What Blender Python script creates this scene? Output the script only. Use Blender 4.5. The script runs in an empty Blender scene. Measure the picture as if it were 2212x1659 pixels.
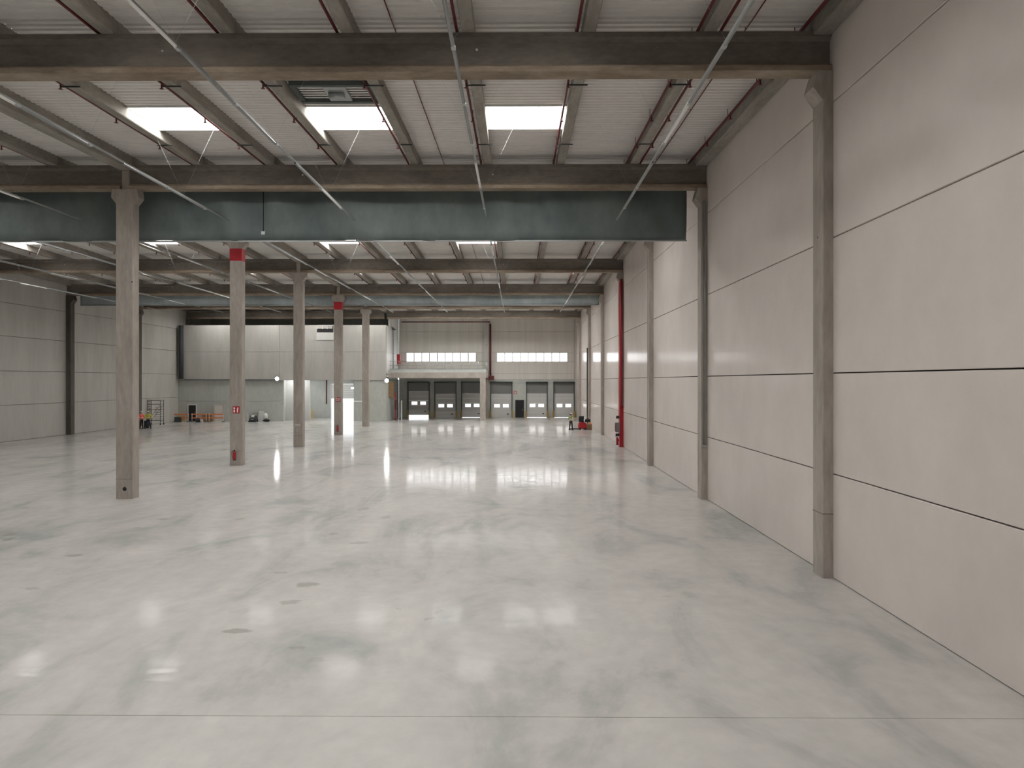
import bpy, bmesh, math, random
from mathutils import Vector, Matrix
random.seed(7)
S = bpy.context.scene
C = bpy.context.collection
PI = math.pi
# ------------------------------------------------------------------ camera
F = 1512.0
cam_d = bpy.data.cameras.new('camera'); cam = bpy.data.objects.new('camera', cam_d); C.objects.link(cam)
cam.location = (0, 0, 5.0); cam.rotation_euler = (PI/2, 0, math.radians(0.467))
cam_d.sensor_width = 36; cam_d.lens = F/2212*36; cam_d.shift_x = 0.0; cam_d.shift_y = -6.5/2212
cam_d.clip_end = 400; cam_d.clip_start = 0.05
S.camera = cam
# ------------------------------------------------------------------ world, exposure
w = bpy.data.worlds.new('sky'); S.world = w; w.use_nodes = True
bgn = w.node_tree.nodes['Background']; bgn.inputs[0].default_value = (0.93, 0.96, 1.0, 1); bgn.inputs[1].default_value = 2.2
S.view_settings.view_transform = 'Standard'; S.view_settings.look = 'None'
S.view_settings.exposure = 0.0; S.view_settings.gamma = 1.0; S.view_settings.use_curve_mapping = False
SKY_E, WIN_E, DOOR_E = 18.5, 5.0, 1.9
S.cycles.max_bounces = 10; S.cycles.diffuse_bounces = 7; S.cycles.glossy_bounces = 4
S.cycles.sample_clamp_indirect = 6
# ------------------------------------------------------------------ layout (metres; +Y is the view direction)
L = 11.75; Y0 = 18.1; H = 5.0
def fy(f): return Y0 + L*f - 0.0          # front (camera side) plane of frame f
XR, XC, XL = 8.0, -16.72, -42.05
YB = -17.15; YE = 95.7; YI = 86.2; XI = -16.0
ZT = {-3:13.5, -2:13.55, -1:13.7, 0:13.9, 1:14.17, 2:14.5, 3:14.28, 4:14.0, 5:13.92, 6:13.9, 7:13.8}
def ztop(y):
    f = (y+0.25-Y0)/L; a = max(-3, min(6, math.floor(f))); t = f-a
    return ZT[a]*(1-t)+ZT[a+1]*t
GX = 3.0875
PX = [7.75] + [8.0-GX*k for k in range(1, 8)] + [XC] + [XC-GX*k for k in range(1, 8)] + [-41.8]

# ------------------------------------------------------------------ materials
MATS = {}
def newmat(n):
    m = bpy.data.materials.new(n); m.use_nodes = True; MATS[n] = m
    return m, m.node_tree, m.node_tree.nodes['Principled BSDF']
def node(t, k, **kw):
    n = t.nodes.new(k)
    for a, b in kw.items():
        if a in n.inputs.keys(): n.inputs[a].default_value = b
        else: setattr(n, a, b)
    return n
def mottled(n, c1, c2, rough=0.7, scale=0.5, stretch=(1,1,1), fine=6.0, bump=0.05, spec=0.4, c3=None, fine_amt=0.35, rvar=0.0):
    m, t, b = newmat(n)
    geo = node(t, 'ShaderNodeNewGeometry'); mp = node(t, 'ShaderNodeMapping'); mp.inputs['Scale'].default_value = stretch
    t.links.new(geo.outputs['Position'], mp.inputs['Vector'])
    n1 = node(t, 'ShaderNodeTexNoise', Scale=scale, Detail=5.0, Roughness=0.6)
    n2 = node(t, 'ShaderNodeTexNoise', Scale=fine, Detail=3.0, Roughness=0.6)
    t.links.new(mp.outputs[0], n1.inputs['Vector']); t.links.new(mp.outputs[0], n2.inputs['Vector'])
    r = node(t, 'ShaderNodeValToRGB')
    r.color_ramp.elements[0].position = 0.36; r.color_ramp.elements[0].color = (*c1, 1)
    r.color_ramp.elements[1].position = 0.64; r.color_ramp.elements[1].color = (*c2, 1)
    t.links.new(n1.outputs[0], r.inputs[0])
    mr = node(t, 'ShaderNodeMapRange'); mr.inputs['From Min'].default_value = 0.3; mr.inputs['From Max'].default_value = 0.7
    mr.inputs['To Min'].default_value = 1-fine_amt/2; mr.inputs['To Max'].default_value = 1+fine_amt/4
    t.links.new(n2.outputs[0], mr.inputs['Value'])
    mx = node(t, 'ShaderNodeVectorMath', operation='SCALE')
    t.links.new(r.outputs[0], mx.inputs[0]); t.links.new(mr.outputs[0], mx.inputs['Scale'])
    t.links.new(mx.outputs[0], b.inputs['Base Color'])
    b.inputs['Roughness'].default_value = rough; b.inputs['Specular IOR Level'].default_value = spec
    if rvar:
        m2 = node(t, 'ShaderNodeMapRange'); m2.inputs['From Min'].default_value = 0.3; m2.inputs['From Max'].default_value = 0.7
        m2.inputs['To Min'].default_value = rough-rvar; m2.inputs['To Max'].default_value = rough+rvar
        t.links.new(n1.outputs[0], m2.inputs['Value']); t.links.new(m2.outputs[0], b.inputs['Roughness'])
    if bump:
        bp = node(t, 'ShaderNodeBump', Strength=bump, Distance=0.02)
        t.links.new(n2.outputs[0], bp.inputs['Height']); t.links.new(bp.outputs[0], b.inputs['Normal'])
    return m
def plain(n, c, rough=0.5, metal=0.0, spec=0.5, var=0.12):
    m, t, b = newmat(n)
    geo = node(t, 'ShaderNodeNewGeometry'); nz = node(t, 'ShaderNodeTexNoise', Scale=3.0, Detail=3.0)
    t.links.new(geo.outputs['Position'], nz.inputs['Vector'])
    mr = node(t, 'ShaderNodeMapRange'); mr.inputs['To Min'].default_value = 1-var; mr.inputs['To Max'].default_value = 1+var
    t.links.new(nz.outputs[0], mr.inputs['Value'])
    rgb = node(t, 'ShaderNodeRGB'); rgb.outputs[0].default_value = (*c, 1)
    mx = node(t, 'ShaderNodeVectorMath', operation='SCALE'); t.links.new(rgb.outputs[0], mx.inputs[0]); t.links.new(mr.outputs[0], mx.inputs['Scale'])
    t.links.new(mx.outputs[0], b.inputs['Base Color'])
    b.inputs['Roughness'].default_value = rough; b.inputs['Metallic'].default_value = metal; b.inputs['Specular IOR Level'].default_value = spec
    return m
def emit(n, c, e, rough=0.3):
    m, t, b = newmat(n)
    b.inputs['Base Color'].default_value = (0.8, 0.8, 0.8, 1); b.inputs['Roughness'].default_value = rough
    b.inputs['Emission Color'].default_value = (*c, 1); b.inputs['Emission Strength'].default_value = e
    return m
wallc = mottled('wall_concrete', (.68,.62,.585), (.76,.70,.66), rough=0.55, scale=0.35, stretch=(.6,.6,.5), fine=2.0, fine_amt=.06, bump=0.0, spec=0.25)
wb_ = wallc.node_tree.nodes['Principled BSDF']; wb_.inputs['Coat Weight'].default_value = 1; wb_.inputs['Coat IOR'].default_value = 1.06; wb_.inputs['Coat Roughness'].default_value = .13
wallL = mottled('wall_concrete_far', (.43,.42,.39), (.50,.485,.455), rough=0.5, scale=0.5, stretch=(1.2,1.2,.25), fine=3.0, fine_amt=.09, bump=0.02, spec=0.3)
wallG = mottled('wall_concrete_green_grey', (.42,.44,.415), (.50,.515,.48), rough=0.6, scale=0.4, stretch=(1,1,.5), fine=3.0, fine_amt=.15, bump=0.02, spec=0.3)
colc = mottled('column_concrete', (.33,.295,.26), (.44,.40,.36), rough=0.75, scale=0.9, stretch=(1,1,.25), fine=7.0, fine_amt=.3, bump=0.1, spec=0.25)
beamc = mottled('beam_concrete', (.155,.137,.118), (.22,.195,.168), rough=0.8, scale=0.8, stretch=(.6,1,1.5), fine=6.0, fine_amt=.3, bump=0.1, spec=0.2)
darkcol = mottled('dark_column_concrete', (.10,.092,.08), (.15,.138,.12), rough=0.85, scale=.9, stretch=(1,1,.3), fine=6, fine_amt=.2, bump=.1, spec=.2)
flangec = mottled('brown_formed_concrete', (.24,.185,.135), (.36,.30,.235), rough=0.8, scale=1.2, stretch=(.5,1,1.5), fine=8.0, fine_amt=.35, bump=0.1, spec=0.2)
joistc = mottled('joist_concrete', (.27,.25,.22), (.36,.335,.30), rough=0.85, scale=1.5, stretch=(1,.35,1), fine=9.0, fine_amt=.3, bump=0.1, spec=0.2)
deckm = plain('white_coated_sheet', (.74,.72,.69), rough=0.55, spec=0.3, var=.08)
curbm = plain('white_curb', (.75,.75,.74), rough=0.5, var=.03)
sealm = plain('dark_sealant', (.05,.045,.04), rough=0.9)
redm = plain('red_paint', (.40,.010,.020), rough=0.45)
redpipe = plain('red_pipe_paint', (.12,.016,.015), rough=0.5)
galv = plain('galvanised_steel', (.42,.44,.44), rough=0.45, metal=0.6)
railm = plain('grey_rail_steel', (.27,.28,.275), rough=.45, metal=.3)
whitem = plain('white_paint', (.62,.62,.60), rough=0.5, var=.05)
lumm = plain('white_luminaire', (.80,.80,.78), rough=0.35, var=.03)
dsteel = plain('dark_steel', (.035,.04,.04), rough=0.6)
dgreen = plain('dark_green_grey_steel', (.07,.085,.08), rough=0.6)
blackm = plain('black_plastic', (.012,.012,.014), rough=0.6)
doorp = plain('door_panel_grey', (.56,.555,.54), rough=0.45, var=.05)
doord = plain('dark_door_panel_grey', (.20,.20,.195), rough=0.5, var=.05)
woodm = mottled('rough_timber', (.20,.12,.06), (.34,.22,.12), rough=0.8, scale=4, stretch=(1,1,5), fine=20, bump=.1)
palem = mottled('pale_timber', (.50,.38,.22), (.62,.48,.30), rough=0.8, scale=4, stretch=(1,1,5), fine=20, bump=.1)
orangem = plain('orange_plastic', (.75,.22,.08), rough=0.5)
yellowm = plain('yellow_black_bumper', (.35,.22,.05), rough=0.6)
hivis = plain('yellow_vest_cloth', (.52,.50,.06), rough=0.8)
pinkv = plain('orange_pink_vest_cloth', (.85,.16,.13), rough=0.8)
denim = plain('dark_blue_cloth', (.015,.025,.045), rough=0.9)
darkc = plain('dark_cloth', (.012,.014,.012), rough=0.9)
skinm = plain('skin', (.42,.25,.17), rough=0.6)
hatm = plain('helmet_white', (.82,.82,.80), rough=0.35)
hairm = plain('hair', (.03,.02,.015), rough=0.8)
bootm = plain('boot_leather', (.03,.02,.015), rough=0.7)
blackboard = mottled('curtain_cloth', (.125,.155,.155), (.175,.205,.20), rough=0.55, scale=0.7, stretch=(1,1,.6), fine=2.5, fine_amt=.2, bump=0.25, spec=0.3)
curtain2 = mottled('pale_curtain_cloth', (.34,.40,.42), (.44,.50,.52), rough=0.5, scale=0.7, stretch=(1,1,.6), fine=2.5, fine_amt=.2, bump=0.25, spec=0.3)
skyl = emit('skylight_polycarbonate', (1.0, 0.985, 0.96), SKY_E)
winl = emit('frosted_window_pane', (1.0, 0.985, 1.0), WIN_E)
dwin = emit('door_window_pane', (1.0, 0.97, 0.95), DOOR_E)
lampe = emit('floodlight_glass', (1.0, 1.0, 0.96), 150.0)
lampfill = emit('lamp_and_fill_glow', (1.0, 1.0, 1.0), 12.0)  # shared by the hanging lamp and the added fill panels

# polished concrete floor with worn patches and a few marks that have shapes of their own
def floor_material():
    m, t, b = newmat('polished_concrete')
    geo = node(t, 'ShaderNodeNewGeometry')
    mp = node(t, 'ShaderNodeMapping'); mp.inputs['Rotation'].default_value = (0, 0, math.radians(35)); mp.inputs['Scale'].default_value = (1.0, 0.45, 1)
    t.links.new(geo.outputs['Position'], mp.inputs['Vector'])
    n1 = node(t, 'ShaderNodeTexNoise', Scale=0.42, Detail=6.0, Roughness=0.62, Distortion=0.6)
    t.links.new(mp.outputs[0], n1.inputs['Vector'])
    r = node(t, 'ShaderNodeValToRGB'); e = r.color_ramp.elements
    e[0].position = 0.33; e[0].color = (.325,.338,.32, 1)
    e[1].position = 0.66; e[1].color = (.55,.53,.505, 1)
    k = e.new(0.47); k.color = (.47,.455,.435, 1)
    t.links.new(n1.outputs[0], r.inputs[0])
    n2 = node(t, 'ShaderNodeTexNoise', Scale=2.2, Detail=5.0, Roughness=0.6)
    t.links.new(geo.outputs['Position'], n2.inputs['Vector'])
    sx = node(t, 'ShaderNodeSeparateXYZ'); t.links.new(geo.outputs['Position'], sx.inputs[0])
    # distorted position for the marks
    n3 = node(t, 'ShaderNodeTexNoise', Scale=3.5, Detail=4.0); t.links.new(geo.outputs['Position'], n3.inputs['Vector'])
    sb = node(t, 'ShaderNodeVectorMath', operation='SUBTRACT'); t.links.new(n3.outputs['Color'], sb.inputs[0]); sb.inputs[1].default_value = (.5,.5,.5)
    sc = node(t, 'ShaderNodeVectorMath', operation='SCALE'); sc.inputs['Scale'].default_value = 0.45; t.links.new(sb.outputs[0], sc.inputs[0])
    ad = node(t, 'ShaderNodeVectorMath', operation='ADD'); t.links.new(sc.outputs[0], ad.inputs[0]); t.links.new(geo.outputs['Position'], ad.inputs[1])
    marks = [(660,1264,33,9,.75),(622,1302,24,7,.6),(510,1364,42,9,.85),(780,1099,16,7,.5),(830,1118,12,6,.5),(716,1153,10,4,.6),
             (770,1173,26,4,.5),(600,1238,22,3,.5),(154,1201,24,5,.75),(345,1122,16,3,.6),(288,1142,13,3,.6),(8,1157,18,6,.9),(5,1167,14,5,.9),
             (52,1274,32,3,.5),(512,1122,14,4,.5),(945,1320,11,7,.6),(922,1336,10,6,.5),(855,1318,10,4,.4),(634,1402,28,5,.55),
             (676,1425,20,11,.3),(1412,1231,10,3,.5),(1438,1289,11,3,.45),(1015,1330,16,7,.2),(725,1113,14,3,.4)]
    prev = None
    for (px, py, hw, hh, a) in marks:
        y = 5.0*F/(py-823); X = (px-1114)*y/F
        rx = hw*y/F*.8; ry = max(0.05, hh*y*y/(5*F)*0.65)
        s1 = node(t, 'ShaderNodeVectorMath', operation='SUBTRACT'); t.links.new(ad.outputs[0], s1.inputs[0]); s1.inputs[1].default_value = (X, y, 0)
        m1 = node(t, 'ShaderNodeVectorMath', operation='MULTIPLY'); t.links.new(s1.outputs[0], m1.inputs[0]); m1.inputs[1].default_value = (1/rx, 1/ry, 0)
        l1 = node(t, 'ShaderNodeVectorMath', operation='LENGTH'); t.links.new(m1.outputs[0], l1.inputs[0])
        mr = node(t, 'ShaderNodeMapRange'); mr.inputs['From Min'].default_value = 0.75; mr.inputs['From Max'].default_value = 1.15
        mr.inputs['To Min'].default_value = a*.8; mr.inputs['To Max'].default_value = 0.0
        t.links.new(l1.outputs['Value'], mr.inputs['Value'])
        if prev is None: prev = mr.outputs[0]
        else:
            mm = node(t, 'ShaderNodeMath', operation='MAXIMUM'); t.links.new(prev, mm.inputs[0]); t.links.new(mr.outputs[0], mm.inputs[1]); prev = mm.outputs[0]
    mr2 = node(t, 'ShaderNodeMapRange'); mr2.inputs['From Min'].default_value = .3; mr2.inputs['From Max'].default_value = .7
    mr2.inputs['To Min'].default_value = 0.93; mr2.inputs['To Max'].default_value = 1.06
    t.links.new(n2.outputs[0], mr2.inputs['Value'])
    scl = node(t, 'ShaderNodeVectorMath', operation='SCALE'); t.links.new(r.outputs[0], scl.inputs[0]); t.links.new(mr2.outputs[0], scl.inputs['Scale'])
    mix = node(t, 'ShaderNodeMixRGB'); mix.inputs[2].default_value = (.25,.235,.205,1)
    t.links.new(prev, mix.inputs[0]); t.links.new(scl.outputs[0], mix.inputs[1])
    t.links.new(mix.outputs[0], b.inputs['Base Color'])
    b.inputs['Specular IOR Level'].default_value = 0.25; b.inputs['Roughness'].default_value = 0.5
    b.inputs['Coat Weight'].default_value = 1.0; b.inputs['Coat IOR'].default_value = 1.06
    rr = node(t, 'ShaderNodeMapRange'); rr.inputs['From Min'].default_value = .3; rr.inputs['From Max'].default_value = .7
    rr.inputs['To Min'].default_value = 0.05; rr.inputs['To Max'].default_value = 0.13
    t.links.new(n2.outputs[0], rr.inputs['Value']); t.links.new(rr.outputs[0], b.inputs['Coat Roughness'])
    mpb = node(t, 'ShaderNodeMapping'); mpb.inputs['Scale'].default_value = (1.0, 3.0, 1); t.links.new(geo.outputs['Position'], mpb.inputs['Vector'])
    n4 = node(t, 'ShaderNodeTexNoise', Scale=1.0, Detail=2.5); t.links.new(mpb.outputs[0], n4.inputs['Vector'])
    bp = node(t, 'ShaderNodeBump', Strength=0.22, Distance=0.015); t.links.new(n4.outputs[0], bp.inputs['Height']); t.links.new(bp.outputs[0], b.inputs['Coat Normal'])
    return m
floorm = floor_material()

# ------------------------------------------------------------------ mesh helpers
class MB:
    def __init__(s): s.v = []; s.f = []; s.sm = []
    def poly(s, vs, fs, smooth=False):
        o = len(s.v); s.v += [tuple(v) for v in vs]; s.f += [tuple(i+o for i in f) for f in fs]; s.sm += [smooth]*len(fs); return s
    def box(s, x0, x1, y0, y1, z0, z1):
        return s.poly([(x0,y0,z0),(x1,y0,z0),(x1,y1,z0),(x0,y1,z0),(x0,y0,z1),(x1,y0,z1),(x1,y1,z1),(x0,y1,z1)],
                      [(0,3,2,1),(4,5,6,7),(0,1,5,4),(1,2,6,5),(2,3,7,6),(3,0,4,7)])
    def cbox(s, x0, x1, y0, y1, z0, z1, c=0.012):
        # box with chamfered front/back vertical edges
        pts = [(x0+c,y0),(x1-c,y0),(x1,y0+c),(x1,y1-c),(x1-c,y1),(x0+c,y1),(x0,y1-c),(x0,y0+c)]
        return s.prism_z(pts, z0, z1)
    def prism_z(s, pts, z0, z1):
        n = len(pts); vs = [(x,y,z0) for x,y in pts]+[(x,y,z1) for x,y in pts]
        return s.poly(vs, [tuple(range(n))[::-1], tuple(range(n,2*n))]+[(i,(i+1)%n,(i+1)%n+n,i+n) for i in range(n)])
    def prism_x(s, pts, x0, x1):      # pts in (y,z)
        n = len(pts); vs = [(x0,y,z) for y,z in pts]+[(x1,y,z) for y,z in pts]
        return s.poly(vs, [tuple(range(n))[::-1], tuple(range(n,2*n))]+[(i,(i+1)%n,(i+1)%n+n,i+n) for i in range(n)])
    def prism_y(s, pts, y0, y1, dz=0.0):  # pts in (x,z)
        n = len(pts); vs = [(x,y0,z) for x,z in pts]+[(x,y1,z+dz) for x,z in pts]
        return s.poly(vs, [tuple(range(n)), tuple(range(n,2*n))[::-1]]+[((i+1)%n,i,i+n,(i+1)%n+n) for i in range(n)])
    def tube(s, pts, r, n=8, cap=True):
        pts = [Vector(p) for p in pts]; rs = r if isinstance(r, (list, tuple)) else [r]*len(pts)
        o = len(s.v); 
        for i, p in enumerate(pts):
            d = (pts[min(i+1,len(pts)-1)]-pts[max(i-1,0)]).normalized()
            a = d.orthogonal().normalized() if i == 0 else (a - d*a.dot(d)).normalized()
            bb = d.cross(a)
            for k in range(n):
                q = p + (a*math.cos(2*PI*k/n)+bb*math.sin(2*PI*k/n))*rs[i]; s.v.append(tuple(q))
        for i in range(len(pts)-1):
            for k in range(n):
                s.f.append((o+i*n+k, o+i*n+(k+1)%n, o+(i+1)*n+(k+1)%n, o+(i+1)*n+k)); s.sm.append(True)
        if cap:
            s.f.append(tuple(o+k for k in range(n))[::-1]); s.f.append(tuple(o+(len(pts)-1)*n+k for k in range(n))); s.sm += [False, False]
        return s
    def mesh(s, name, mat):
        me = bpy.data.meshes.new(name); me.from_pydata(s.v, [], s.f); me.polygons.foreach_set('use_smooth', s.sm)
        me.materials.append(mat); me.update()
        bm = bmesh.new(); bm.from_mesh(me); bmesh.ops.recalc_face_normals(bm, faces=bm.faces); bm.to_mesh(me); bm.free()
        return me
    def build(s, name, mat, parent=None, label=None, cat=None, group=None, kind=None, loc=None):
        o = bpy.data.objects.new(name, s.mesh(name, mat)); C.objects.link(o)
        if loc: o.location = loc
        if parent: o.parent = parent
        return tag(o, label, cat, group, kind)
def tag(o, label=None, cat=None, group=None, kind=None):
    if label: o['label'] = label
    if cat: o['category'] = cat
    if group: o['group'] = group
    if kind: o['kind'] = kind
    return o
def empty(name, loc=(0,0,0), rz=0, **kw):
    o = bpy.data.objects.new(name, None); C.objects.link(o); o.location = loc; o.rotation_euler = (0,0,rz); o.empty_display_size = .2
    return tag(o, **kw)
def inst(me, name, parent, loc=(0,0,0), label=None):
    o = bpy.data.objects.new(name, me); C.objects.link(o); o.parent = parent; o.location = loc
    if label: o['label'] = label
    return o

# ------------------------------------------------------------------ floor
ORD = ['first','second','third','fourth','fifth','sixth','seventh','eighth','ninth','tenth','eleventh','twelfth','thirteenth','fourteenth','fifteenth','sixteenth','seventeenth']
fl = empty('floor', kind='structure')
joints = [YB, 10.42, 37.0, 63.6, YE+0.3]
for a, b in zip(joints[:-1], joints[1:]):
    MB().box(XL-0.5, XR+0.5, a+0.006, b-0.006, -0.25, 0).build('floor_slab', floorm, fl)
MB().box(XL-0.5, XR+0.5, YB, YE+.3, -0.32, -0.012-0.02).build('joint_filler', sealm, fl)

# ------------------------------------------------------------------ panelled side walls
def side_wall(name, x, sgn, rows, mat):
    w_ = empty(name, (x, 0, 0), kind='structure')
    a0, a1 = sorted((x+sgn*0.10, x+sgn*0.30))
    MB().box(a0-x, a1-x, YB-.3, YE+.3, -0.2, 15.6).build('backing', sealm, w_)
    ys = [YB]+[fy(f)+0.3 for f in range(-2, 7)]+[YE+0.1]
    for a, b in zip(ys[:-1], ys[1:]):
        for z0, z1 in zip(rows[:-1], rows[1:]):
            x0, x1 = sorted((0.0, sgn*0.11)); g = 0.014; c = 0.012*sgn
            if sgn > 0: pts = [(0.0+0.012, z0+g), (0.11, z0+g), (0.11, z1-g), (0.012, z1-g), (0.0, z1-g-.012), (0.0, z0+g+.012)]
            else: pts = [(-0.012, z0+g), (0.0, z0+g+.012), (0.0, z1-g-.012), (-0.012, z1-g), (-0.11, z1-g), (-0.11, z0+g)]
            MB().prism_y(pts, a+.012, b-.012).build('wall_panel', mat, w_)
    return w_
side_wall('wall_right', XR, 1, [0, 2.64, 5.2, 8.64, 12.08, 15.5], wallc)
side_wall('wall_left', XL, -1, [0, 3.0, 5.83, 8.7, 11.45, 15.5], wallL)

# wall behind the camera
wb = empty('wall_back', (0, YB, 0), kind='structure')
for i in range(5):
    for (x0, x1) in ((XL-.3, XC), (XC, XR+.3)):
        MB().box(x0+.01, x1-.01, -0.25, 0, i*3.1+.01, i*3.1+3.09).build('wall_panel', doord, wb)
MB().box(XL-.3, XR+.3, -.4, -.25, -.2, 15.6).build('backing', sealm, wb)

# ------------------------------------------------------------------ roof: joists, ribbed deck, skylights
ceil = empty('ceiling', kind='structure')
JH = 0.46
bay_ys = [(f, fy(f)-0.02, fy(f+1)-0.02) for f in range(-3, 7)]
sky_gap = {-3:[5], -2:[2,5], -1:[2,5,9], 0:[2,4,6,10,13], 1:[1,2,4,6,9,12], 2:[3,6,10,13], 3:[1,2,4,6,9,12], 4:[1,3,4,6,9,12], 5:[1,2,3,4,5,6,8,10,12,14]}  # unseen skylights in the hidden bays are added to light the hall
deck_cache = {}
def deck_mesh(f, a, b, ya, za, slope, width):
    key = (f, round(a,3), round(b,3), round(width,3))
    if key in deck_cache: return deck_cache[key]
    m = MB(); p = 0.25; prof = []
    y = a
    while y < b-1e-3:
        for dy, dz in ((0,0),(0.11,0),(0.145,0.045),(0.215,0.045)):
            if y+dy < b: prof.append((y+dy, dz))
        y += p
    prof.append((b, 0))
    P = [(yy, za+slope*(yy-ya)+dz) for yy, dz in prof]
    vs = [(0,yy,zz) for yy,zz in P]+[(width,yy,zz) for yy,zz in P]; n = len(P)
    m.poly(vs, [(i,i+n,i+n+1,i+1) for i in range(n-1)])
    # sheet above so that the deck is closed and has thickness
    m.poly([(0,a,za+slope*(a-ya)+.12),(width,a,za+slope*(a-ya)+.12),(width,b,za+slope*(b-ya)+.12),(0,b,za+slope*(b-ya)+.12)], [(0,1,2,3)])
    deck_cache[key] = m.mesh('deck_sheet', deckm); return deck_cache[key]
jcache = {}
nwin = 3
vis_sky = {}
for f, ya, yb in bay_ys:
    yb = min(yb, YE+.1); za, zb = ztop(ya), ztop(yb); sl = (zb-za)/(yb-ya)
    for k, x in enumerate(PX):
        edge = k in (0, 16); mid = (k == 8)
        if mid and f >= 0: wd, h0 = .50, -.20
        elif edge: wd, h0 = .46, -0.1
        else: wd, h0 = .34, 0.0
        key = (f, 'e' if edge else 'm' if mid else 'j')
        if key not in jcache:
            g = 0.012
            pts = [(-wd/2+.02,h0),(wd/2-.02,h0),(wd/2,h0+.03),(wd/2-.03,JH-.07),(wd/2-.03,JH),(-wd/2+.03,JH),(-wd/2+.03,JH-.07),(-wd/2,h0+.03)]
            jcache[key] = MB().prism_y([(a, b+za+.0) for a, b in pts], ya+g, yb-g, dz=zb-za).mesh('roof_joist', joistc)
        inst(jcache[key], 'roof_joist', ceil, (x,0,0))
    for gi in range(16):
        x0, x1 = PX[gi+1]+.13, PX[gi]-.13; wdt = x1-x0
        zdk = za+JH-0.03
        if gi in sky_gap.get(f, []):
            offs = [1.7, 5.95] if f == -1 else [4.3] if f == 3 else [5.95]  # the doubled row is added out of view for more light
            cuts = [ya]
            for o_ in offs: cuts += [fy(f)+o_, fy(f)+o_+2.15]
            cuts.append(yb)
            for q in range(0, len(cuts), 2):
                inst(deck_mesh(f, cuts[q], cuts[q+1], ya, zdk, sl, wdt), 'deck_sheet', ceil, (x0,0,0))
            for o_ in offs:
                s0, s1 = fy(f)+o_, fy(f)+o_+2.15
                zc = zdk+sl*(s0-ya); nm = 'window_%d' % nwin; nwin += 1
                wn = empty(nm, ((x0+x1)/2, (s0+s1)/2, zc), kind='structure')
                hw, hd = wdt/2, (s1-s0)/2
                m = MB(); t_ = .05
                m.box(-hw, hw, -hd-t_, -hd, -.05, .42).box(-hw, hw, hd, hd+t_, -.05, .42).box(-hw-.02, -hw+.03, -hd, hd, -.05, .42).box(hw-.03, hw+.02, -hd, hd, -.05, .42)
                m.build('curb', curbm, wn)
                MB().box(-hw, hw, -hd, hd, .40, .43).build('skylight_pane', skyl, wn)
                if f in (0, 2):
                    for bx in (-.35, .45): MB().tube([(bx,-hd+.1,.39),(bx,-hd+.12,.20),(bx+.02,hd*.1,.17)], .014, 6).build('opening_strut', galv, wn)
                    MB().tube([(-.1,-hd*.2,.19),(hw-.02,-hd*.2,.19)], .012, 6).build('opening_bar', galv, wn)
        else:
            inst(deck_mesh(f, ya, yb, ya, zdk, sl, wdt), 'deck_sheet', ceil, (x0,0,0))
# ------------------------------------------------------------------ end wall with dock doors
we = empty('wall_far', (0, YE, 0), kind='structure')
DX = [(-14.68,-11.90),(-11.0,-8.22),(-7.34,-4.55),(-3.35,-.57),(1.52,4.24),(5.25,7.93)]
DTOP = 4.72; DLOW = 3.24
def wpan(x0, x1, z0, z1, mat, par=we, y0=0.0, y1=0.25, name='wall_panel'):
    g = .012
    pts = [(x0+g,y0+.012),(x0+g+.012,y0),(x1-g-.012,y0),(x1-g,y0+.012),(x1-g,y1),(x0+g,y1)]
    MB().prism_z(pts, z0+g, z1-g).build(name, mat, par)
beige = mottled('sandwich_panel_beige', (.62,.59,.55), (.68,.655,.61), rough=0.5, scale=0.6, stretch=(3,1,.1), fine=3.0, fine_amt=.1, bump=0.02, spec=.3)
for (xa, xb, wa, wb_) in ((XI, -4.1, -15.0, -5.44), (-4.1, XR, -2.60, 7.08)):
    wpan(xa, xb, 11.75, 15.4, beige); wpan(xa, xb, 8.86, 11.75, beige); wpan(xa, xb, 6.0, 7.63, beige); wpan(xa, xb, 5.2, 6.0, beige)
    wpan(xa, wa, 7.63, 8.86, beige); wpan(wb_, xb, 7.63, 8.86, beige)
# lower wall: header and piers between the doors
wpan(XI, XR, DTOP, 5.2, wallG)
px_ = XI
for (a, b) in DX+[(XR, XR)]:
    if a-px_ > .05:
        if abs(px_+.57) < .02: wpan(px_, a, 2.35, DTOP, wallG); wpan(px_, 0.02, 0, 2.35, wallG); wpan(1.06, a, 0, 2.35, wallG)
        else: wpan(px_, a, 0, 2.4, wallG); wpan(px_, a, 2.4, DTOP, wallG)
        if abs(px_+.57) > .02: MB().box(px_, a, .2501, .34, 0, DTOP).build('backing', sealm, we)
        else: MB().box(px_, 0.02, .2501, .34, 0, DTOP).box(1.06, a, .2501, .34, 0, DTOP).box(0.02, 1.06, .2501, .34, 2.33, DTOP).build('backing', sealm, we)
    px_ = b
MB().box(XI, XR+.6, .24, .34, 8.86, 15.5).box(XI, XR+.6, .24, .34, 4.70, 7.64).box(XI, -15.0, .24, .34, 7.63, 8.86).box(-5.44, -2.6, .24, .34, 7.63, 8.86).box(7.08, XR+.6, .24, .34, 7.63, 8.86).build('backing', sealm, we)
wpan(XR, XR+.5, 0, 15.4, beige)
for i, (wa, wb_) in enumerate(((-15.0, -5.44), (-2.60, 7.08))):
    wn = empty('window_%d' % (i+1), ((wa+wb_)/2, YE, 7.63), kind='structure')
    W = wb_-wa; n = 9; pw = W/n; m = MB()
    m.box(-W/2, W/2, .03, .13, 0, .05).box(-W/2, W/2, .03, .13, 1.18, 1.23)
    m.build('window_frame', whitem, wn)
    for q in range(n+1): MB().box(-W/2+q*pw-.06, -W/2+q*pw+.06, .02, .13, .05, 1.18).build('mullion', dgreen, wn)
    pm = MB().box(-pw/2+.03, pw/2-.03, .08, .10, .05, 1.18).mesh('pane', winl)
    for q in range(n): inst(pm, 'pane', wn, (-W/2+(q+.5)*pw, 0, 0))
opens = [.36, 0.0, .05, 0.0, .05, .04]
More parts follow.
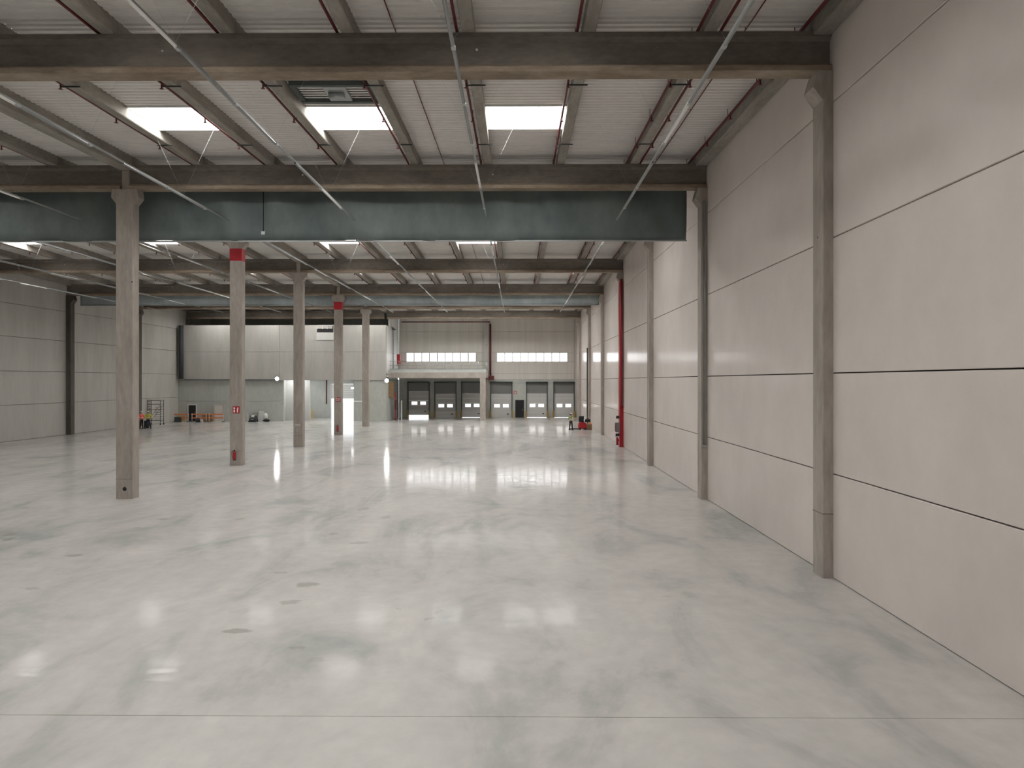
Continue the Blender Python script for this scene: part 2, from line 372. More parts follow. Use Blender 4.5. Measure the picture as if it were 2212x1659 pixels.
for i, (a, b) in enumerate(DX):
    d = empty('door_%d' % (i+1), ((a+b)/2, YE, 0), kind='structure'); W = b-a; hw = W/2
    up = opens[i]
    sec = DLOW/5
    for q in range(5):
        z0 = up+q*sec
        if q != 2:
            MB().prism_x([(.10,z0+.008),(.112,z0+.002),(.16,z0+.002),(.16,z0+sec-.002),(.112,z0+sec-.002),(.10,z0+sec-.008)], -hw, hw).build('door_section', doorp, d)
        else:
            wz0, wz1 = z0+.10, z0+.52; m = MB()
            m.box(-hw, hw, .10, .16, z0+.004, wz0).box(-hw, hw, .10, .16, wz1, z0+sec-.004)
            xs = [-hw, -.98, -.21, .21, .98, hw]
            for j in (0, 2, 4): m.box(xs[j], xs[j+1], .10, .16, wz0, wz1)
            sc_ = m.build('door_section', doorp, d)
            for j in (1, 3): MB().box(xs[j]+.01, xs[j+1]-.01, .12, .14, wz0+.01, wz1-.01).build('pane', dwin, sc_)
    MB().box(-hw, hw, .14, .22, up+DLOW, DTOP).build('upper_panel', doord, d)
    MB().box(-hw-.12, -hw, -.14, .1, 0, DTOP+.05).build('door_track', dgreen, d)
    MB().box(hw, hw+.12, -.14, .1, 0, DTOP+.05).build('door_track', dgreen, d)
    MB().box(-hw-.15, hw+.15, -.22, .08, DTOP, DTOP+.16).tube([(-hw-.1,-.3,DTOP+.12),(hw+.1,-.3,DTOP+.12)], .07, 8).build('spring_shaft', dgreen, d)
    MB().box(.75, 1.0, .02, .10, up+.42, up+.54).build('lock_handle', blackm, d)
    MB().box(-hw-.22, -hw-.02, -.32, -.14, 0, .95).build('bumper', yellowm, d, label='yellow and dark bumper post')
    MB().box(hw+.02, hw+.22, -.32, -.14, 0, .95).build('bumper', yellowm, d, label='yellow and dark bumper post')
d = empty('door_7', (.54, YE, 0), kind='structure')
MB().box(-.52, .52, .04, .12, 0, 2.33).build('door_leaf', blackm, d)
MB().box(-.6, -.52, -.03, .13, 0, 2.4).box(.52, .6, -.03, .13, 0, 2.4).box(-.6, .6, -.03, .13, 2.33, 2.41).build('door_frame', dsteel, d)
MB().box(.38, .44, -.02, .04, 1.0, 1.15).build('door_handle', galv, d)

# ------------------------------------------------------------------ inner concrete wall (left part of the far end)
wi = empty('wall_inner', (0, YI, 0), kind='structure')
OX0, OX1, OZ = -28.65, -20.0, 5.1
for (a, b) in ((XL, -29.15), (-29.15, XI)):
    wpan(a, b, 8.6, 11.9, wallL, wi, 0, .3); wpan(a, b, 5.1, 8.6, wallL, wi, 0, .3)
wpan(XL, OX0, 2.5, 5.1, wallG, wi, .12, .3); wpan(XL, OX0, 0, 2.5, wallG, wi, .10, .3)
wpan(OX1, XI, 2.5, 5.1, wallG, wi, .06, .3); wpan(OX1, XI, 0, 2.5, wallG, wi, .06, .3)
MB().box(XL, XI, .28, .36, 5.1, 11.85).build('backing', sealm, wi)
ws = empty('wall_side', (XI, 0, 0), kind='structure')   # return wall beside the mezzanine
for z0, z1 in ((0, 5.2), (5.9, 8.6), (8.6, 11.9), (11.9, 15.4)):
    MB().box(-.25, 0, YI+.36 if z0 < 11 else 89.2, YE, z0+.01, z1-.01).build('wall_panel', whitem if z0 > 5 else wallG, ws)
# service room behind the big opening
wr = empty('wall_rear', (0, 0, 0), kind='structure')
MB().box(-28.2, -25.0, 94.5, 94.8, 0, 5.6).build('wall_panel', wallG, wr)
MB().box(-20.6, XI, 94.5, 94.8, 0, 5.6).build('wall_panel', wallG, wr)
MB().box(-25.0, -20.6, 94.5, 94.8, 4.6, 5.6).build('wall_panel', wallG, wr)
MB().box(-29.4, -29.15, YI+.3, 94.8, 0, 5.6).build('wall_panel', whitem, wr)
MB().box(-29.15, -26.1, 88.6, 88.8, 0, 5.3).build('wall_panel', whitem, wr, label='white partition wall')
MB().box(-29.4, XI, YI+.3, 94.8, 5.55, 5.7).build('ceiling_slab', whitem, wr)
MB().box(XL, -29.4, 95.5, 95.7, 0, 15.4).box(-29.4, XI, 95.5, 95.7, 5.6, 15.4).build('wall_panel', wallG, wr)
for xx in (-27.6, -23.2):
    MB().box(xx-.6, xx+.6, 90.0, 92.0, 5.50, 5.549).build('added_fill_panel', lampfill, wr); MB().box(xx-.9, xx+.9, 86.9, 88.0, 5.50, 5.549).build('added_fill_panel', lampfill, wr)  # glowing panels added under the slab to brighten the service room
d = empty('door_8', (-22.8, 94.5, 0), kind='structure')
slat = MB().prism_x([(.02,0),(-.0,.04),(.0,.21),(.02,.24),(.05,.24),(.05,0)], -2.18, 2.18).mesh('shutter_slat', whitem)
for q in range(8): inst(slat, 'shutter_slat', d, (0, .05, 2.62+q*.245))
MB().box(-2.28, -2.18, -.04, .1, 0, 4.6).box(2.18, 2.28, -.04, .1, 0, 4.6).build('guide_rail', whitem, d)
# paved yard outside that door and the docks
yard = MB().box(-60, 40, YE+.36, 160, -.35, -.03).build('ground', plain('yard_concrete', (.72,.72,.71), rough=.8), kind='structure')
def wall_door(i, x, w_, h, leafm, framem, y=YI+.1):
    d = empty('door_%d' % i, (x, y, 0), kind='structure')
    MB().box(-w_/2, w_/2, -.04, 0, .01, h).build('door_leaf', leafm, d)
    MB().box(-w_/2-.13, -w_/2, -.07, 0, 0, h+.12).box(w_/2, w_/2+.13, -.07, 0, 0, h+.12).box(-w_/2, w_/2, -.07, 0, h, h+.12).build('door_frame', framem, d)
    MB().box(w_/2-.14, w_/2-.06, -.09, -.04, 1.0, 1.12).build('door_handle', galv, d)
wall_door(9, -40.0, .92, 2.0, blackm, whitem)
wall_door(10, -36.7, 1.0, 2.0, beige, wallL)
# small high window in the inner wall
wn = empty('window_%d' % nwin, (-23.5, YI, 11.0), kind='structure'); nwin += 1
MB().box(-1.0, 1.0, -.03, .02, 0, .87).build('dark_glass', blackm, wn)
MB().box(-1.0, 1.0, -.07, -.02, .83, .90).box(-1.0,-.94,-.07,-.02,.4,.85).box(-.36,-.30,-.07,-.02,.4,.85).box(.26,.32,-.07,-.02,.4,.85).build('window_frame', whitem, wn)
for q in range(3): MB().box(-.93+q*.64, -.37+q*.64, -.05, -.02, .45, .82).build('pane', wallL, wn)
MB().box(-1.05, 1.05, -.05, .0, -.95, -.02).build('patch_panel', whitem, wn)

# ------------------------------------------------------------------ main roof beams
def beam(f, xa, xb, label):
    z1 = ZT[f]; z0 = z1-1.02; y = fy(f)-.28; wd = .50
    fl_ = .14; web = .10
    pts = [(0,z0),(wd,z0),(wd,z0+fl_),(wd/2+web,z0+fl_+.10),(wd/2+web,z1-.22),(wd-.04,z1-.13),(wd-.04,z1),(.04,z1),(.04,z1-.13),(wd/2-web,z1-.22),(wd/2-web,z0+fl_+.10),(0,z0+fl_)]
    web_pts = [p for p in pts if p[1] > z0+fl_+.05]
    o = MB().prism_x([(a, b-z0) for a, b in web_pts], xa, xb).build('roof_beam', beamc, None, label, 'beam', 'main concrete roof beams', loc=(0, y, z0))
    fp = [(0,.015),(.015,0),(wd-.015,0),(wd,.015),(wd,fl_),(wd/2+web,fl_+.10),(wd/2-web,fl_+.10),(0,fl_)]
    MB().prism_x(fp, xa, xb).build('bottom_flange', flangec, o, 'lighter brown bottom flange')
    j = xa+2.0
    for q in range(9):
        if j < xb: MB().tube([(j,wd/2-web-.03,.62),(j,wd/2-web+.02,.62)], .03, 8).build('lifting_socket', whitem, o) if q in (2,5) else None
        j += 2.7
    return o
bd = ['closest to the camera, across the top of the view', 'directly in front of the dark smoke curtain', 'behind the dark smoke curtain',
      'third clear of the dark curtain, above the row of small skylights', 'just in front of the pale smoke curtain', 'just beyond the pale smoke curtain', 'over the mezzanine front, last before the end wall']
bdn = ['closest', 'curtain-front', '', '', '', '', '']
lab_r = ['huge concrete I-shaped roof beam spanning the top of the view, first from the camera',
         'concrete roof beam right above the top of the dark smoke curtain, ending at the right-hand wall',
         'concrete roof beam hidden behind the dark smoke curtain, wall side span',
         'concrete roof beam seen just under the dark smoke curtain, wall side span',
         'concrete roof beam resting above the pale smoke curtain, wall side span',
         'thin-looking concrete roof beam below the pale smoke curtain, wall side span',
         'last concrete roof beam before the end wall windows and dock doors']
lab_l = ['', 'concrete roof beam left of the thickest free-standing column top, above dark curtain',
         'concrete roof beam behind the dark curtain on the far side of the column row',
         'concrete roof beam crossing behind the column with the red band, far side span',
         'concrete roof beam above the pale curtain, far side of the column row',
         'concrete roof beam beyond the pale curtain, far side of the column row',
         'concrete roof beam over the black gap on top of the inner concrete wall']
for f in range(0, 7):
    beam(f, XC+.17, XR-.02, lab_r[f])
    if f: beam(f, XL+.02, XC-.17, lab_l[f])
# ------------------------------------------------------------------ columns
def column(f, x, label, w_=.72, d_=.52, stub=True, band=False, mat=colc, sides=(1,1), kind='free', detail=True, name='support_column'):
    zt = ZT[f]-1.02-.002; y = fy(f)-.30
    c = empty(name, (x, y, 0), label=label, cat='column', group='free-standing concrete columns' if kind == 'free' else None)
    hw = w_/2
    m = MB(); ch = .02
    pts = [(-hw+ch,0),(hw-ch,0),(hw,ch),(hw,d_-ch),(hw-ch,d_),(-hw+ch,d_),(-hw,d_-ch),(-hw,ch)]
    m.prism_z(pts, 0, zt-.62); m.build('shaft', mat, c)
    # corbel: widens towards the beam seat
    e0, e1 = (.22 if sides[0] else 0), (.22 if sides[1] else 0)
    cz = [(-hw, zt-.62), (hw, zt-.62), (hw+e1, zt-.34), (hw+e1*.8, zt), (-hw-e0*.8, zt), (-hw-e0, zt-.34)]
    MB().prism_y(cz, .02, d_-.0).build('corbel', mat, c)
    MB().box(-.15, .15, .10, d_-.06, zt, zt+1.0-.2 if kind == 'free' else zt+1.0).build('stub_post', mat, c)
    return c
free = {}
fl_lab = {0:'wide concrete column standing nearest the camera, beside the span edge',
          1:'tall bare concrete column, largest in view, with a dark round hole at its foot',
          2:'concrete column with a red band, a fire sign and an extinguisher, larger of the two such columns',
          3:'bare concrete column between the two red-banded columns',
          4:'slimmer looking concrete column with red band in front of the bright doorway',
          5:'bare concrete column in front of the inner wall, right of the bright doorway'}
for f in range(0, 6): free[f] = column(f, XC+.03, fl_lab[f])
c1 = free[1]
MB().tube([(.02,-.01,.42),(.02,.02,.42)], .085, 14).build('hole_plug', blackm, c1, label='dark round hole')
MB().tube([(.33,-.008,9.2),(.33,.02,9.2)], .03, 8).build('anchor_hole', blackm, c1)
for f in free:
    MB().box(-.355, .355, -.006, .01, .83, .85).build('casting_line', beamc, free[f])
for f in (2, 4):
    zt = ZT[f]-1.02
    MB().box(-.368, .368, -.012, .535, zt-.62-.74, zt-.62-.02).build('red_band', redm, free[f], label='painted red band')
def pict_sign(parent_loc, s, label, ry=0):
    g = empty('fire_sign', parent_loc, label=label, cat='sign', group='red fire point signs')
    MB().box(-s/2, s/2, -.02, 0, -s/2, s/2).build('sign_plate', redm, g)
    p = MB()   # flame and extinguisher pictograms
    u = s/10
    p.box(-4*u, -1.7*u, -.026, -.02, .6*u, 3.6*u)
    p.box(-4*u, -1.7*u, -.026, -.02, -3.8*u, -.4*u)
    p.poly([(1.0*u,-.026,-3.9*u),(2.9*u,-.026,-3.9*u),(2.9*u,-.026,1.6*u),(2.3*u,-.026,2.6*u),(1.6*u,-.026,2.6*u),(1.0*u,-.026,1.6*u)], [(0,1,2,3,4,5)])
    p.box(1.5*u, 3.4*u, -.026, -.02, 2.9*u, 3.5*u).box(3.1*u, 3.5*u, -.026, -.02, 1.2*u, 3.2*u)
    p.build('pictogram', hatm, g, label='white extinguisher and hand pictograms')
    return g
pict_sign((XC+.07, fy(2)-.31, 3.30), .40, 'red square fire extinguisher sign on the larger red-banded column')
pict_sign((XC+.07, fy(4)-.31, 3.30), .38, 'small red fire sign on the column before the bright doorway')
pict_sign((-.10, YE-.01, 3.43), .42, 'small red fire sign on the wall above the black dock door')
def extinguisher(loc, label, rz=0):
    e = empty('fire_extinguisher', loc, rz, label=label, cat='extinguisher', group='wall hung fire extinguishers')
    MB().tube([(0,0,0),(0,0,.02),(0,0,.03),(0,0,.42),(0,0,.47),(0,0,.50)], [.07,.075,.085,.085,.065,.03], 14).build('cylinder', redm, e)
    MB().tube([(0,0,-.03),(0,0,.03)], .087, 14).build('base_ring', blackm, e)
    MB().box(-.025, .025, -.05, .03, .50, .57).build('valve', blackm, e)
    MB().box(-.012, .012, -.14, .02, .57, .59).build('lever', blackm, e)
    MB().tube([(0,0,.53),(-.09,-.02,.53),(-.14,-.03,.42),(-.13,-.03,.2),(-.09,-.02,.10)], .014, 6).build('hose', blackm, e)
    MB().box(-.04, .04, .06, .12, .25, .40).build('bracket', dsteel, e)
    return e
extinguisher((XC+.0, fy(2)-.42, .35), 'red fire extinguisher hung low on the larger red-banded column')
extinguisher((XC+.05, fy(4)-.42, .35), 'red fire extinguisher hung low on the column before the bright doorway')
MB().box(-.18, .18, -.012, 0, 0, .08).build('notice_plate', whitem, None, 'small white notice plate on the column between the red-banded ones', 'plate', loc=(XC, fy(3)-.303, 1.62))

def pilaster(f, side, label, mat=colc, top=None):
    x = XR if side > 0 else XL; s = -side; zt = ZT[f]-1.02; y = fy(f)-.30
    c = empty('wall_column', (x, y, 0), label=label, cat='column', group='columns along the long side walls')
    def bx(m, d0, d1, y0, y1, z0, z1): m.box(min(s*d0, s*d1), max(s*d0, s*d1), y0, y1, z0, z1)
    m = MB(); dp = .27 if side > 0 else .45
    P = [(0.0,0),(dp-.02,0),(dp,.02),(dp,.58),(dp-.02,.6),(0,.6)]
    m.prism_z([(s*a, b) for a, b in P], 0, zt-.75); m.build('shaft', mat, c)
    m = MB(); Q = [(0,zt-.75),(dp,zt-.75),(dp+.24,zt-.42),(dp+.12,zt-.002),(0,zt-.002)]
    m.prism_y([(s*a, b) for a, b in Q], .0, .6); m.build('corbel', mat, c)
    return c
wl_lab = {0:'concrete wall column on the near wall, closest to the camera, floor to roof',
          1:'second concrete wall column on the near wall, with thin conduits running down it',
          2:'third concrete wall column, between the conduit column and the red one',
          3:'red painted wall column carrying the sprinkler riser and fire equipment',
          4:'concrete wall column just beyond the red painted one',
          5:'concrete wall column behind the red pallet truck and crates',
          6:'last concrete wall column on the near wall before the dock doors'}
PIL = {}
for f in range(0, 7): PIL[f] = pilaster(f, 1, wl_lab[f])
ll = {1:'dark concrete column on the far side wall, first in view',2:'dark concrete column on the far side wall, hidden by roof shade',
      3:'dark concrete column on the far side wall beside the first panels',4:'dark concrete column standing out from the pale far side wall panels',
      5:'concrete wall column with red cap band behind the two workers',6:'dark concrete column in the corner of far side wall and inner wall'}
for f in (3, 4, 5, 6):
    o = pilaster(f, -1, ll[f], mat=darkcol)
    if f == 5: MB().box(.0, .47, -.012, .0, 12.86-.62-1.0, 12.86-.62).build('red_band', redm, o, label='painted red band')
for z in (.75, 3.6, 5.5, 7.3, 9.2):
    pass
# near column details
MB().tube([(-.272,.3,8.7),(-.262,.3,8.7)], .03, 8).build('anchor_hole', blackm, PIL[0])
MB().box(-.272, -.0, -.006, .0, 1.62, 1.64).build('casting_line', beamc, PIL[0])
MB().box(-.272, -.262, .0, .6, 1.62, 1.64).build('casting_line', beamc, PIL[0])
# conduits on the second column
m = MB(); 
m.tube([(-.12,-.03,2.3),(-.12,-.03,12.6)], .022, 8).build('conduit', galv, PIL[1])
MB().tube([(-.20,-.025,2.3),(-.20,-.025,12.6)], .018, 8).build('conduit', galv, PIL[1])
MB().box(-.30, -.04, -.05, -.0, 2.24, 2.32).build('conduit_shelf', galv, PIL[1])
# red column: painted sleeve, riser pipes and fire equipment
p3 = PIL[3]
MB().box(-.285, .0, -.015, .61, 0, 3.15).build('red_sleeve', redm, p3, label='bright red painted lower sleeve')
MB().box(-.285, -.269, -.01, .61, 3.15, 12.55).build('red_side_paint', redm, p3, label='red painted side face')
MB().tube([(-.17,-.09,3.0),(-.17,-.09,12.7)], .085, 12).build('riser_pipe', redm, p3, label='red sprinkler riser pipe')
MB().tube([(-.05,-.04,3.1),(-.05,-.04,12.7)], .02, 8).build('conduit', galv, p3)
yy = fy(3)-.1
hb = empty('fire_hose_cabinet', (XR-.425, yy, 1.12), label='grey and red fire hose cabinet on the side of the red column', cat='cabinet')
MB().box(-.14, .13, -.28, .28, 0, .72).build('cabinet_body', doord, hb); MB().box(-.16, -.14, -.25, .25, .04, .68).build('cabinet_door', redpipe, hb); MB().box(-.18,-.16,.15,.2,.3,.42).build('cabinet_handle', galv, hb)
extinguisher((XR-.44, yy, .18), 'red fire extinguisher at the foot of the red wall column', -PI/2)
MB().box(-.10, .13, -.1, .1, 0, .2).build('alarm_box', dsteel, None, 'small dark alarm box above the hose cabinet on red column', 'box', loc=(XR-.42, yy, 2.15))
MB().box(-.14, .13, -.08, .08, 0, .2).build('alarm_box', dsteel, None, 'small dark box below the hose cabinet on red column', 'box', loc=(XR-.42, yy, .99-.2+.02))

# ------------------------------------------------------------------ smoke curtains
def curtain(y, z0, mat, xa, xb, label, amp):
    m = MB(); nx = 220; nz = 8; ztp = ztop(y)-.02
    vs = []
    for j in range(nz+1):
        for i in range(nx+1):
            x = xa+(xb-xa)*i/nx; t = j/nz; z = z0+(ztp-z0)*t
            k = .5+.5*math.sin(x*.9+1.3*math.sin(x*.37))
            o = amp*.9*math.exp(-((x+6-1.2*t)%7.3-3)**2*2)*(1-t*.5)+amp*.7*math.exp(-((x*1.0+2.2*t)%5.1-2)**2*4)+amp*(math.sin(x*2.1+1.1*math.sin(x*.53)+t*1.6)*.5+math.sin(x*5.3+t*3+2*math.sin(x*.8))*.28*(k)+.35*math.sin(t*5+x*.4))
            vs.append((x, o, z+(.015*math.sin(x*.7) if j == 0 else 0)))
    fs = [(j*(nx+1)+i, j*(nx+1)+i+1, (j+1)*(nx+1)+i+1, (j+1)*(nx+1)+i) for j in range(nz) for i in range(nx)]
    m.poly(vs, fs, True)
    c = empty('smoke_curtain', (0, y, 0), label=label, cat='curtain', group='smoke curtains hung under the roof')
    o = m.build('cloth', mat, c)
    sd = o.modifiers.new('thick', 'SOLIDIFY'); sd.thickness = .012
    MB().box(xa, xb, -.03, .03, z0-.05, z0+.01).build('bottom_bar', galv, c)
    return c
c_ = curtain(30.62, 11.15, blackboard, XL+.75, XR-.62, 'long dark grey-green smoke curtain hanging behind the second beam', .15)
MB().tube([(-11.06,-.27,11.5),(-11.06,-.27,13.4)], .022, 6).build('control_cable', blackm, c_)
MB().box(-11.14,-10.98,-.31,-.22,11.36,11.5).build('control_box', galv, c_)
curtain(65.75, 12.15, curtain2, XL+.75, XR-.35, 'pale blue-grey smoke curtain farther down the hall', .05)

# ------------------------------------------------------------------ lighting rails
RX = [4.26, -1.33, -7.05, -12.52, -18.8, -23.9, -29.8, -35.1]
rail_lab = ['next to the long near wall', 'crossing the top of the view near its centre', 'passing left of the middle skylights', 'last one before the column row',
            'first one beyond the column row', 'second one beyond the column row', 'third one beyond the column row', 'last one, beside the far side wall']
RZ = 11.92
rail_me = MB().box(-.028, .028, 0, 1, 0, .05).mesh('rail', railm)
def rail_z(y): return RZ + (0.10 if y > 34 else 0)
lum_me = MB().prism_y([(-.03,.0),(-.042,-.03),(-.02,-.055),(.02,-.055),(.042,-.03),(.03,0)], 0, 2.75).mesh('luminaire', railm)
lum_w = MB().prism_y([(-.03,.0),(-.042,-.03),(-.02,-.055),(.02,-.055),(.042,-.03),(.03,0)], 0, 2.75).mesh('luminaire', lumm)
plug_me = MB().box(-.045, .045, 0, .16, -.05, 0).mesh('joint_box', galv)
for i, x in enumerate(RX):
    r = empty('light_rail', (x, 0, RZ), label='thin suspended lighting rail, '+rail_lab[i], cat='light', group='suspended lighting rails')
    segs = [(6.0 if i < 4 else 12, 30.2), (30.98, 65.4), (66.0, 70.5)]
    for a, b in segs:
        o = inst(rail_me, 'rail', r, (0, a, 0)); o.scale = (1, b-a, 1)
    y = segs[0][0]+1+.0; q = 0
    while y < 67.5:
        if not (27.2 < y < 30.8) and not (62.4 < y < 66.1):
            inst(lum_w if (q*3+i) % 4 == 1 else lum_me, 'luminaire', r, (0, y, 0)); inst(plug_me, 'joint_box', r, (0, y+2.78, 0))
        y += 2.95 if (q % 3) else 4.6
        q += 1
    m = MB()
    for y in [8.5+5.87*n for n in range(12)]:
        if y < segs[0][0] or 29.3 < y < 31 or 65.2 < y < 66.2 or y > 70: continue
        zz = ztop(y)+JH-RZ-.03
        m.tube([(0,y,.06),(1.2,y,zz)], .0025, 4).tube([(0,y,.06),(-1.2,y,zz)], .0025, 4)
    m.build('suspension_wires', galv, r, kind='stuff')

# ------------------------------------------------------------------ sprinkler pipes
plist = []
for k in range(1, 8): plist.append((PX[k]-.30, .08, .04, 'red sprinkler pipe along the %s roof joist from the near wall' % ORD[k-1]))
for k in range(9, 16): plist.append((PX[k]-.30, .08, .04, 'red sprinkler pipe along the %s roof joist past the column row' % ORD[k-9]))
plist.append((PX[1]+.30, .08, .04, 'second red sprinkler pipe on the other side of the first roof joist'))
plist.append((-3.24, .36, .018, 'thin dark red pipe hung mid-bay left of the centre lighting rail'))
plist.append((6.02, .36, .018, 'thin dark red pipe hung mid-bay beside the rail next to the near wall'))
plist.append((7.32, .14, .045, 'red sprinkler pipe along the edge joist on the near wall'))
for (x, dz, r, lab) in plist:
    ys = [8.0]+[fy(f)-.02 for f in range(0, 7)]+[93.5]
    p = empty('sprinkler_pipe', (x, 0, 0), label=lab, cat='pipe', group='sprinkler pipes under the roof')
    MB().tube([(0, y, ztop(y)+dz) for y in ys], r, 8).build('pipe', redpipe, p)
    m = MB(); y = 9.4
    while y < 90:
        z = ztop(y)+dz
        if r > .03: m.box(-.02, .02, y-.02, y+.02, z-.17, z).box(-.05, .05, y-.04, y+.04, z-.18, z-.165)
        m.box(-.008, .008, y+.3, y+.32, z, z+JH-dz-.02); y += 2.95
    m.build('sprinkler_heads', redpipe, p, kind='stuff')
# clamp brackets across the joists of the first full bay
br = MB().box(-.29, .29, -.02, .02, -.03, 0).mesh('joist_clamp', dsteel)
for k in range(1, 8):
    for y in (21.2, 26.9): inst(br, 'joist_clamp', ceil, (PX[k], y, ztop(y)-.005))
# smoke vent beside the middle skylight
vx = (PX[4]+PX[5])/2; vy = 22.75; vz = ztop(vy)+JH-.06
sv = empty('smoke_vent', (vx, vy, vz), label='dark green-grey smoke vent unit with shiny motor before the middle skylight', cat='vent')
MB().box(-1.3, 1.3, -.85, -.70, -.14, .0).box(-1.3, 1.3, .45, .62, -.14, .0).box(-1.3,-1.15,-.8,.6,-.12,0).box(1.15,1.3,-.8,.6,-.12,0).build('frame', dgreen, sv)
for q in range(6): MB().prism_x([(-.68+q*.19,-.06),(-.50+q*.19,-.02),(-.50+q*.19,-.01),(-.68+q*.19,-.05)], -1.15, 1.15).build('louvre', deckm, sv)
MB().box(-.30, .42, -.68, .42, -.13, -.07).build('motor_tray', galv, sv)
MB().tube([(-.2,-.2,-.20),(.3,-.2,-.20)], .10, 12).build('motor', galv, sv)

# ------------------------------------------------------------------ mezzanine
mz = empty('mezzanine', (-9.7, 88.0, 0), label='concrete mezzanine deck with beam front above the three shaded dock doors', cat='mezzanine')
def rx(x): return x+9.7
MB().box(rx(XI+.01), rx(-3.72), 0, .5, 5.38, 6.05).build('front_beam', colc, mz)
MB().box(rx(XI+.01), rx(-3.72), .0, 7.65, 6.06, 6.42).build('deck_slab', wallG, mz)
MB().box(rx(-4.22), rx(-3.72), .51, 7.65, 5.38, 6.05).build('side_beam', wallL, mz)
for x in (-12.0, -8.0): MB().box(rx(x), rx(x)+.3, .51, 7.65, 5.55, 6.05).build('cross_beam', wallG, mz)
MB().box(rx(-4.48), rx(-3.78), -.02, .48, 0, 5.37).build('support_leg', colc, mz)
rl = MB()
for z in (6.95, 7.50): rl.tube([(rx(XI+.1),.08,z),(rx(-3.8),.08,z),(rx(-3.8),7.4,z)], .022, 6)
rl.build('rail', galv, mz)
for x in [XI+.2+q*1.11 for q in range(11)]: MB().tube([(rx(x),.08,6.42),(rx(x),.08,7.5)], .022, 6).build('rail_post', galv, mz)
for y in (1.5, 3, 4.5, 6, 7.3): MB().tube([(rx(-3.8),y,6.42),(rx(-3.8),y,7.5)], .022, 6).build('rail_post', galv, mz)
MB().box(rx(XI+.2), rx(-3.8), .04, .12, 6.42, 6.55).build('toe_board', galv, mz)
for i in range(3):
    pass
gx = rx(-9.9)
m = MB()
for z in (6.5, 7.0, 7.6): m.tube([(gx,-.02,z),(gx+1.0,-.02,z)], .02, 6)
for q in range(2): m.tube([(gx+q,-.02,6.45),(gx+q,-.02,7.75)], .025, 6)
m.build('gate', galv, mz)
# column between the two window bands and its red riser
c = empty('wall_column', (-4.05, YE-.42, 0), label='concrete column on the end wall between the two window bands', cat='column')
MB().box(-.36, .36, 0, .41, 6.43, 13.4).build('shaft', wallL, c); MB().tube([(.1,-.01,9.9),(.1,.01,9.9)], .06, 10).build('anchor_hole', blackm, c)
MB().box(-.28,.36,.02,.41,0,5.3).build('shaft_foot', colc, c)
m = MB(); m.tube([(0,0,5.75),(0,0,12.8)], .13, 10)
m.build('riser_pipe', redpipe, None, 'dark red riser pipe beside the column between the two window bands', 'pipe', loc=(-3.45, YE-.4, 0))
MB().box(-.4,.3,-.2,.2,0,.55).build('valve_box', redpipe, None, 'dark brown-red valve box at the end of the mezzanine edge', 'box', loc=(-3.25, YE-.5, 5.15))
m = MB().tube([(XI+.8,0,0),(-3.4,0,0)], .07, 8)
for q in range(5): m.tube([(XI+1.2+q*2.6,0,0),(XI+1.2+q*2.6,0,1.25)], .012, 6)
m.build('header_pipe', redpipe, None, 'long horizontal red pipe high under the roof over the mezzanine', 'pipe', loc=(0, 93.0, 12.85))
# ladder on the white side wall
ld = empty('wall_ladder', (XI+.06, 90.2, 6.43), label='grey steel ladder on the white wall beside the mezzanine', cat='ladder')
for y in (0, .55): MB().tube([(0.1,y,0),(.1,y,5.6)], .03, 6).build('stringer', dsteel, ld)
for q in range(15): MB().tube([(.1,0,.3+q*.36),(.1,.55,.3+q*.36)], .02, 6).build('rung', dsteel, ld)
MB().box(0,.3,-.2,.8,5.2,5.35).build('bracket', dsteel, ld)
MB().box(-.0, .35, -.3, .3, 0, 1.3).build('hose_cabinet', redm, None, 'bright red fire cabinet on the mezzanine against the white side wall', 'cabinet', loc=(XI+.02, 94.6, 7.3))
# things under the mezzanine edge
m = empty('pipe_riser', (XI+.75, 88.9, 0), label='red pipe with dark valve standing beside the inner wall end', cat='pipe')
MB().tube([(0,0,0),(0,0,3.6)], .07, 8).build('pipe', redm, m); MB().box(-.12,.12,-.12,.12,1.4,2.6).build('valve', redpipe, m)
MB().box(0,.06,-.4,.4,0,2.5).build('leaning_board', whitem, None, 'pale board standing behind the red pipe under the mezzanine', 'board', loc=(XI+1.35, 89.6, 0))
MB().box(-.3,.3,0,.08,0,2.0).build('wall_board', woodm, None, 'brown timber board fixed high beside the inner wall end', 'board', loc=(XI+.35, 87.9, 2.9))

# ------------------------------------------------------------------ floodlights
def flood(x, z, y, label):
    f_ = empty('floodlight', (x, y, z), label=label, cat='lamp', group='round floodlights on the inner wall')
    MB().tube([(0,0,0),(0,-.05,0),(0,-.14,0)], [.12,.22,.24], 16).build('housing', dsteel, f_)
    MB().tube([(0,-.142,0),(0,-.17,0)], [.225,.18], 16).build('glass', lampe, f_)
    MB().box(-.05,.05,-.02,.10,-.05,.05).build('bracket', dsteel, f_)
flood(-29.4, 5.28, YI-.02, 'bright round floodlight on the inner wall left of the big opening')
flood(-15.85, 5.05, YI-.05, 'bright round floodlight at the inner wall end by the mezzanine')
tl = empty('hanging_lamp', (-20.6, 88.9, 4.0), label='small white lamp hanging in the bright service opening', cat='lamp')
MB().tube([(0,0,.2),(0,0,1.5)], .03, 6).build('stem', dsteel, tl); MB().box(-.3,.3,-.1,.1,0,.2).build('diffuser', lampfill, tl)

